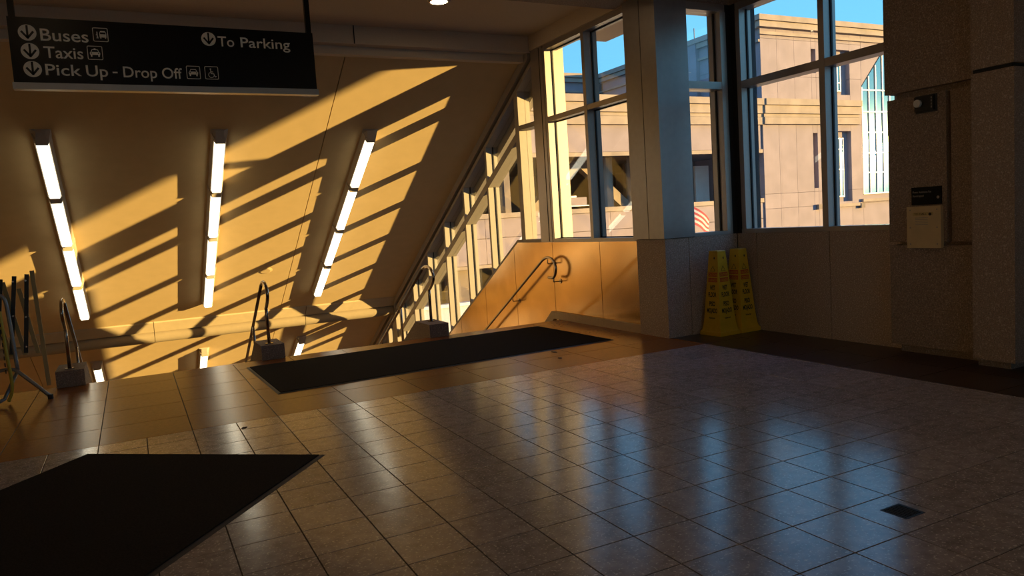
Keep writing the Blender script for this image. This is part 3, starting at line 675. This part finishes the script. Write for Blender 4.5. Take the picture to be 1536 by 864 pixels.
# ================================================================== WET FLOOR CONES
def cone(cx, cy, rot, label):
    t = empty('wet_floor_cone', (cx, cy, 0), label, 'safety cone', 'yellow wet floor cones in the corner')
    ca, sa = math.cos(rot), math.sin(rot)
    def P(a, b, z): return (cx + ca * a - sa * b, cy + sa * a + ca * b, z)
    def ring(h, z, c=0.0): return [P(-h, -h, z), P(h, -h, z), P(h, h, z), P(-h, h, z)]
    def loft(rs):
        V = sum(rs, []); n = len(rs); Fc = [(3, 2, 1, 0)] + [(4 * i + k, 4 * i + (k + 1) % 4, 4 * i + 4 + (k + 1) % 4, 4 * i + 4 + k) for i in range(n - 1) for k in range(4)]
        Fc.append(tuple(4 * (n - 1) + k for k in range(4))); return V, Fc
    put('base', *loft([ring(0.150, 0.0), ring(0.152, 0.008), ring(0.150, 0.040), ring(0.143, 0.046)]), M_CONE, t)
    prof = [(0.139, 0.0465), (0.130, 0.08), (0.122, 0.13), (0.115, 0.20), (0.0625, 0.90), (0.0625, 0.918), (0.056, 0.925)]
    put('body', *loft([ring(h, z) for h, z in prof]), M_CONE, t)
    def hw(z): return 0.115 + (0.0625 - 0.115) * (z - 0.20) / 0.70
    tilt = Vector((0, (0.115 - 0.0625) / 0.70, 1)).normalized()
    for face in range(4):
        fa = rot + face * math.pi / 2; fc, fs = math.cos(fa), math.sin(fa)
        ux = Vector((fc, fs, 0)); inward = Vector((-fs, fc, 0)); uy = (inward * tilt.y + Vector((0, 0, tilt.z)))
        def org(u_, z): 
            h = hw(z) + 0.0012; return Vector((cx, cy, z)) - inward * h + ux * u_
        for body, z, wd, cap, m in (('WET', 0.50, 0.075, 0.050, M_BLACK), ('FLOOR', 0.425, 0.115, 0.050, M_BLACK), ('PISO', 0.325, 0.085, 0.050, M_BLACK), ('MOJADO', 0.25, 0.150, 0.050, M_BLACK), ('Rubbermaid', 0.185, 0.085, 0.018, M_BLACK)):
            text('lettering', body, org(-wd / 2, z), ux, uy, wd, cap, m, t, 0.035)
        for z, word in ((0.645, 'CAUTION'), (0.585, 'CUIDADO')):
            wd = 0.125
            o0 = org(-wd / 2, z); put('red_band', [o0, o0 + ux * wd, o0 + ux * wd + uy * 0.045, o0 + uy * 0.045], [(0, 1, 2, 3)], M_RED, t)
            text('band_lettering', word, org(-wd * .44, z + 0.008) - inward * 0.0008, ux, uy, wd * 0.88, 0.028, M_YTXT, t)
        V = []; o0 = org(0, 0.70)
        for s_ in (1.0, 0.78):
            c0 = o0 + uy * 0.02
            V += [c0 + (ux * a + uy * b) * s_ for a, b in ((-0.036, -0.018), (0.036, -0.018), (0, 0.042))]
        put('triangle_mark', V, [(0, 1, 4, 3), (1, 2, 5, 4), (2, 0, 3, 5)], M_BLACK, t)
        o0 = org(0.018, 0.845); put('hanging_hole', [o0 + ux * (0.009 * math.cos(a)) + uy * (0.014 * math.sin(a)) for a in [k * math.pi / 5 for k in range(10)]], [tuple(range(10))], M_BLACK, t)
    return t
cone(5.715, 6.275, math.radians(4), 'yellow wet floor cone standing in front, nearer the column')
cone(6.030, 6.285, math.radians(4), 'yellow wet floor cone tucked into the corner under the windows')

# ================================================================== FOLDING BARRIER (left edge)
br = empty('folding_barrier', (-1.05, 8.3, 0), 'folding accordion barrier with tan and black slats on a grey tube frame', 'barrier')
def slat(a, b, yv, wd, m):
    a, b = Vector((a[0], a[1])), Vector((b[0], b[1])); d = (b - a).normalized(); n = Vector((-d.y, d.x)) * wd / 2
    P = [a + n, b + n, b - n, a - n]; return put('slat', *prismg([(p.x, p.y) for p in P], 'y', yv, yv + 0.014), m, br)
slat((-0.845, 1.21), (-0.815, 0.10), 8.36, 0.036, M_SLAT)
slat((-0.885, 1.18), (-0.965, 0.44), 8.33, 0.036, M_SLATB)
slat((-0.965, 1.05), (-0.872, 0.42), 8.36, 0.036, M_SLAT)
slat((-0.985, 1.17), (-1.080, 0.44), 8.33, 0.036, M_SLATB)
slat((-1.085, 1.12), (-0.975, 0.42), 8.36, 0.036, M_SLAT)
slat((-1.095, 1.15), (-1.19, 0.44), 8.33, 0.036, M_SLATB)
slat((-1.20, 1.05), (-1.09, 0.42), 8.36, 0.036, M_SLAT)
slat((-1.205, 1.15), (-1.30, 0.44), 8.33, 0.036, M_SLATB)
slat((-1.31, 1.05), (-1.20, 0.42), 8.36, 0.036, M_SLAT)
for x_, z_ in ((-0.90, 1.12), (-0.93, 0.78), (-0.955, 0.5), (-1.03, 0.80), (-1.0, 1.12)): put('rivet', *discg((x_, z_), 'y', 0.009, 8.322, 8.33, 10), M_STEEL, br)
tube('frame_tube', smoothpath([(-1.26, 8.26, 0.30), (-1.22, 8.27, 0.80), (-1.19, 8.28, 0.97), (-1.13, 8.28, 1.01), (-1.075, 8.28, 0.96), (-1.06, 8.28, 0.80), (-1.04, 8.28, 0.29)], 5), 0.017, M_TUBEGREY, br)
tube('foot_tube', smoothpath([(-1.42, 8.30, 0.02), (-1.30, 8.28, 0.22), (-1.20, 8.26, 0.30), (-1.09, 8.25, 0.31), (-1.02, 8.23, 0.27), (-0.80, 8.17, 0.03)], 5), 0.017, M_TUBEGREY, br)
put('rubber_tip', *discg((-0.795, 8.168), 'z', 0.024, 0.0, 0.045, 12), M_SLATB, br)
tube('brace_tube', [(-1.05, 8.27, 0.27), (-1.16, 8.20, 0.05), (-1.25, 8.1, 0.018)], 0.016, M_TUBEGREY, br)
lg = tube('yellow_leg', smoothpath([(-1.115, 8.20, 0.86), (-1.105, 8.21, 0.5), (-1.09, 8.22, 0.16), (-1.135, 8.24, 0.02)], 5), 0.015, M_YEL, br)
for i in range(9):
    z_ = 0.80 - i * 0.062
    put('black_dash', *boxg(-1.125, -1.116, 8.186, 8.194, z_ - 0.018, z_ + 0.018), M_SLATB, lg)

# ================================================================== OUTSIDE
GZ = -6.3
struct(box('ground', -60, 90, -60, 100, GZ - 0.3, GZ, M_GROUND))
# unseen block added to shade the hall windows from the sun, beyond the pier
tw = struct(box('wall_sun_block', 15.5, 17.5, -5, -1.27, GZ, 5.2, M_STUC))
# --- parking garage
YG = 30.0
gar = empty('parking_garage', (18, YG, GZ), 'pink-tan parking garage with deep openings and banded cornice across the street', 'building')
gx0, gx1 = 4.0, 30.68
def strip(name, x0, x1, z0, z1, proud, m, pitch=None, par=None):
    par = par or gar
    if not pitch: return box(name, x0, x1, YG - proud, YG + 0.25, z0, z1, m, par)
    n = max(1, round((x1 - x0) / pitch)); w_ = (x1 - x0) / n
    for i in range(n): box(name, x0 + i * w_ + 0.008, x0 + (i + 1) * w_ - 0.008, YG - proud, YG + 0.2, z0 + 0.008, z1 - 0.008, m, par)
for z0, z1, pr in ((6.72, 7.05, 0.42), (6.28, 6.70, 0.30), (6.10, 6.26, 0.20), (5.70, 6.08, 0.26)): strip('cornice_course', gx0, gx1, z0, z1, pr, M_STUC2)
strip('spandrel_panel', gx0, gx1, 4.42, 5.69, 0.06, M_STUC, 5.2)
strip('spandrel_lip', gx0, gx1, 4.22, 4.41, 0.14, M_STUC2)
strip('parapet_coping', gx0, gx1, 1.58, 1.80, 0.12, M_STUC2)
strip('parapet_panel', gx0, gx1, 0.72, 1.57, 0.06, M_STUC, 3.4)
strip('parapet_panel', gx0, gx1, -0.42, 0.71, 0.06, M_STUC, 3.4)
strip('parapet_lip', gx0, gx1, -0.57, -0.43, 0.12, M_STUC2)
strip('white_coping', gx0, gx1, -2.12, -1.98, 0.15, M_WHITE)
strip('pale_wall_panel', gx0, gx1, GZ, -2.13, 0.06, M_PALE, 4.0)
box('joint_backing', gx0, gx1, YG + 0.201, YG + 0.3, 4.22, 7.0, M_STUCJ, gar)
box('joint_backing', gx0, gx1, YG + 0.201, YG + 0.3, -0.57, 1.75, M_STUCJ, gar)
box('deck_slab', gx0, gx1, YG + 0.3, 44, 0.4, 0.8, M_GARIN, gar); box('roof_slab', gx0, gx1, YG + 0.3, 44, 6.2, 6.95, M_GARIN, gar)
box('soffit_slab', gx0, gx1, YG + 0.3, 44, 4.3, 4.7, M_GARIN, gar)
box('lower_deck_slab', gx0, gx1, YG + 0.3, 44, -3.5, -3.1, M_GARIN, gar)
box('rear_wall', gx0, gx1, 43.6, 44, GZ, 6.2, M_GARIN, gar)
box('end_wall', gx0 - 0.3, gx0, YG, 44, GZ, 7.0, M_STUC, gar)
for xp in (9.2, 15.4, 22.62, 28.9): box('pier', xp - 0.15, xp + 0.15, YG + 0.31, YG + 0.9, 0.8, 4.3, M_GARIN, gar)
for xp in (12.4, 21.72, 26.2): put('round_column', *discg((xp, 31.6), 'z', 0.30, 0.8, 4.3, 20), M_STUC2, gar)
box('lower_wall', 6.0, 12.1, 31.5, 31.8, -3.1, -0.57, M_STUC2, gar)
for xp in (12.9, 19.0): box('lower_column', xp - 0.5, xp + 0.5, YG + 0.31, YG + 1.2, -3.1, -0.57, M_GARIN, gar)
def ramp(x0, z0, x1, z1, yv, nm):
    d = Vector((x1 - x0, z1 - z0)).normalized(); n = Vector((-d.y, d.x)) * 0.26
    prism(nm, [(x0 + n.x, z0 + n.y), (x1 + n.x, z1 + n.y), (x1 - n.x, z1 - n.y), (x0 - n.x, z0 - n.y)], 'y', yv, yv + 0.5, M_STUC2, gar)
ramp(17.3, 0.9, 21.0, 4.2, 33.2, 'diagonal_brace'); ramp(21.3, 4.2, 25.2, 0.9, 33.2, 'diagonal_brace'); ramp(10.0, 0.9, 14.0, 4.2, 33.2, 'diagonal_brace')
box('door_panel', 29.2, 30.2, 33.6, 33.75, 0.8, 3.9, M_WHITE, gar)
box('stair_core_wall', 25.5, 30.6, 35.2, 35.5, 0.8, 4.3, M_GARIN, gar)
box('meter_box', 28.4, 28.75, 35.1, 35.2, 2.15, 2.35, M_SLATB, gar)
bx_ = empty('utility_box', (19.05, 31.2, 1.4), 'pale grey box with three white caps behind the garage parapet', 'utility box')
box('body', 18.2, 20.0, 30.9, 31.6, 1.98, 2.36, M_STUC, bx_); box('lower_rail', 18.1, 20.1, 30.85, 31.65, 1.93, 1.975, M_WHITE, bx_)
box('leg', 18.9, 19.2, 31.1, 31.4, 0.8, 1.93, M_GARIN, bx_)
for i in range(3): box('cap', 18.35 + i * 0.42, 18.65 + i * 0.42, 31.0, 31.3, 2.365, 2.45, M_WHITE, bx_)
# --- tower block
YT = 29.85
tow = empty('tower_block', (38, YT, GZ), 'tall tan stone block with pointed window and cornice across the street', 'building')
tx0, tx1 = 30.72, 50.0
holes = [(34.5, 34.86, 2.2, 5.25), (34.5, 34.80, 8.55, 9.85), (35.95, 37.6, 1.35, 5.35), (35.95, 37.6, 7.40, 9.9)]
aw = (38.55, 44.05, 1.45, 7.95, 10.95)      # pointed window: x0,x1,z0,spring,apex
GWX = (aw[0] + aw[1]) / 2
def tface(name, x0, x1, z0, z1, m=M_STUC, pr=0.0): return box(name, x0 + 0.007, x1 - 0.007, YT - pr, YT + 0.3, z0 + 0.007, z1 - 0.007, m, tow)
# stone facing as separate panels laid round the openings
def zbands(x0, x1, z0, z1, cuts):
    zz = [z0] + [c for c in cuts if z0 < c < z1] + [z1]
    for a, b in zip(zz[:-1], zz[1:]): tface('stone_panel', x0, x1, a, b)
cuts = (-4.5, -2.4, -0.3, 1.2, 2.0, 5.70, 7.05, 8.3, 10.25)
zbands(tx0, 31.9, GZ, 11.3, cuts); zbands(31.9, 33.2, GZ, 11.3, cuts); zbands(33.2, 34.5, GZ, 11.3, cuts)
zbands(34.5, 34.86, GZ, 2.2, cuts); zbands(34.5, 34.86, 5.25, 8.55, cuts); zbands(34.5, 34.86, 9.85, 11.3, cuts)
zbands(34.86, 35.95, GZ, 11.3, cuts)
zbands(35.95, 37.60, GZ, 1.35, cuts); zbands(35.95, 37.60, 5.35, 7.40, cuts); zbands(35.95, 37.60, 9.9, 11.3, cuts)
zbands(37.60, aw[0], GZ, 11.3, cuts); zbands(aw[1], tx1, GZ, 11.3, cuts); zbands(aw[0], aw[1], GZ, aw[2], cuts)
prism('gable_panel', [(aw[0] + .015, aw[3]), (GWX, aw[4]), (GWX, 11.29), (aw[0] + .015, 11.29)], 'y', YT, YT + 0.3, M_STUC, tow)
prism('gable_panel', [(GWX, aw[4]), (aw[1] - .015, aw[3]), (aw[1] - .015, 11.29), (GWX, 11.29)], 'y', YT, YT + 0.3, M_STUC, tow)
box('core_wall', tx0 + 0.02, tx1, YT + 0.301, YT + 0.36, GZ, 11.2, M_STUC, tow)
for z0, z1, pr in ((11.10, 11.38, 0.38), (10.78, 11.08, 0.28), (10.42, 10.58, 0.14)): box('cornice_course', tx0 - pr, tx1, YT - pr, YT - 0.001, z0, z1, M_STUC2, tow)
for z0, z1, pr in ((6.72, 7.05, 0.34), (6.28, 6.70, 0.24), (6.10, 6.26, 0.14), (5.72, 6.08, 0.20)): box('band_course', tx0 - 0.02, aw[0] - 0.35, YT - pr, YT - 0.001, z0, z1, M_STUC2, tow)
for z0, z1, pr in ((1.05, 1.22, 0.16),): box('sill_course', 35.6, 38.2, YT - pr, YT - 0.001, z0, z1, M_STUC2, tow); 
box('sill_course', aw[0] - 0.2, aw[1] + 0.2, YT - 0.16, YT - 0.001, 1.25, 1.42, M_STUC2, tow)
for xc_, z_ in ((34.75, 1.13), (38.28, 1.05)): box('corner_stone', xc_ - 0.16, xc_ + 0.16, YT - 0.2, YT - 0.001, z_ - 0.14, z_ + 0.14, M_GARIN, tow)
def twin(x0, x1, z0, z1, nx, zr):
    t = put('window', *boxg(x0, x1, YT + 0.22, YT + 0.28, z0, z1), M_BWIN, tow)
    b = []
    for i in range(nx + 1): xx = x0 + (x1 - x0) * i / nx; b.append((xx - 0.03, xx + 0.03, YT + 0.18, YT + 0.22, z0 - 0.05, z1 + 0.05))
    for zz in [z0, z1] + zr: b.append((x0 - 0.03, x1 + 0.03, YT + 0.175, YT + 0.22, zz - 0.03, zz + 0.03))
    for q_ in b: box('glazing_bar', *q_, M_WHITE, t)
twin(36.30, 37.15, 1.65, 4.95, 3, [4.35, 3.2]); twin(36.30, 37.05, 7.65, 9.6, 3, [8.1])
gx = [(aw[0] + 0.3, aw[3] - 0.05), (GWX, aw[4] - 0.42), (aw[1] - 0.3, aw[3] - 0.05)]
gt = prism('pointed_window', [(aw[0] + 0.3, aw[2] + 0.25)] + gx + [(aw[1] - 0.3, aw[2] + 0.25)], 'y', YT + 0.24, YT + 0.29, M_BWIN, tow)
def gtop(x): return aw[3] - 0.05 + (aw[4] - 0.37 - aw[3]) * (1 - abs(x - GWX) / (GWX - aw[0] - 0.3))
nb = 8
for i in range(nb + 1):
    xx = aw[0] + 0.3 + (aw[1] - aw[0] - 0.6) * i / nb; box('glazing_bar', xx - 0.035, xx + 0.035, YT + 0.18, YT + 0.235, aw[2] + 0.25, gtop(xx), M_WHITE, gt)
for zz in (1.72, 2.95, 4.1, 5.3, 6.5, 7.75):
    box('glazing_bar', aw[0] + 0.3, aw[1] - 0.3, YT + 0.175, YT + 0.235, zz - 0.035, zz + 0.035, M_WHITE, gt)
# flank, roof and rear wing (in shade)
for z0, z1 in ((GZ, 7.0), (7.02, 9.2), (9.22, 10.1), (10.12, 11.2)):
    for a, b in ((YT + 0.37, 33.4), (33.42, 37.6), (37.62, 41.0), (41.02, 44.6)): box('flank_panel', tx0, tx0 + 0.3, a, b, z0, z1, M_STUC, tow)
for pr, z0, z1 in ((0.30, 11.05, 11.34), (0.2, 10.75, 11.03), (0.12, 10.05, 10.18)): box('flank_cornice', tx0 - pr, tx0 - 0.001, YT + 0.01, 44.9, z0, z1, M_STUC2, tow)
box('flank_pier', tx0 - 0.25, tx0 - 0.001, 34.6, 36.0, 7.0, 11.3, M_STUC, tow)
box('roof_slab', tx0 + 0.3, tx1, YT + 0.37, 52, 10.8, 11.2, M_GARIN, tow)
rw = empty('rear_block', (18, 45.0, GZ), 'shaded blue-grey block with cornice rising behind the garage roof', 'building')
for z0, z1 in ((GZ, 7.0), (7.02, 9.2), (9.22, 10.1), (10.12, 11.2)):
    for i in range(7): box('rear_wing_panel', 5.0 + i * 3.67, 5.0 + (i + 1) * 3.67 - 0.02, 44.95, 45.25, z0, z1, M_STUC, rw)
for pr, z0, z1 in ((0.30, 11.05, 11.34), (0.2, 10.75, 11.03), (0.12, 10.05, 10.18)): box('rear_wing_cornice', 5.0, tx0 - 0.05, 44.95 - pr, 44.949, z0, z1, M_STUC2, rw)
for x0, x1, y0, z1 in ((31.0, 32.1, 30.6, 11.62), (39.0, 40.1, 30.6, 11.6)): box('roof_unit', x0, x1, y0, y0 + 0.8, 11.2, z1, M_WHITE, tow)
tube('roof_mast', [(30.95, 42.0, 11.3), (30.95, 42.0, 12.3)], 0.03, M_GARIN, tow, 6)
tube('roof_mast', [(30.95, 35.2, 11.3), (30.95, 35.2, 12.1)], 0.03, M_GARIN, tow, 6)

# --- striped flag on a pole between hall and garage
fl = empty('flag', (14.4, 17.2, GZ), 'red and white striped flag drooping outside the narrow bay window', 'flag')
tube('pole', [(13.55, 16.6, GZ), (13.55, 16.6, 2.6)], 0.04, M_WHITE, fl, 10)
def fsurf(u, v):   # u along the fly, v down
    x = 13.60 + 1.38 * u; y = 16.6 + 0.16 * math.sin(7 * u + 1.2 * v) * u
    z = 1.74 - 0.38 * u - 0.66 * v * (1 - 0.4 * u) - 0.26 * u * u + 0.06 * math.sin(6 * u) * u
    return x, y, z
NU = 14
for s_ in range(7):
    V = []; Fc = []
    for side in (0, 1):
        for i in range(NU + 1):
            for j in (0, 1):
                x, y, z = fsurf(i / NU, (s_ + j) / 7); V.append((x, y + 0.004 * side, z))
    n2 = 2 * (NU + 1)
    for i in range(NU):
        Fc.append((2 * i, 2 * i + 1, 2 * i + 3, 2 * i + 2)); Fc.append((n2 + 2 * i, n2 + 2 * i + 2, n2 + 2 * i + 3, n2 + 2 * i + 1))
    put('stripe', V, Fc, M_FRED if s_ % 2 == 0 else M_FWHITE, fl, True)
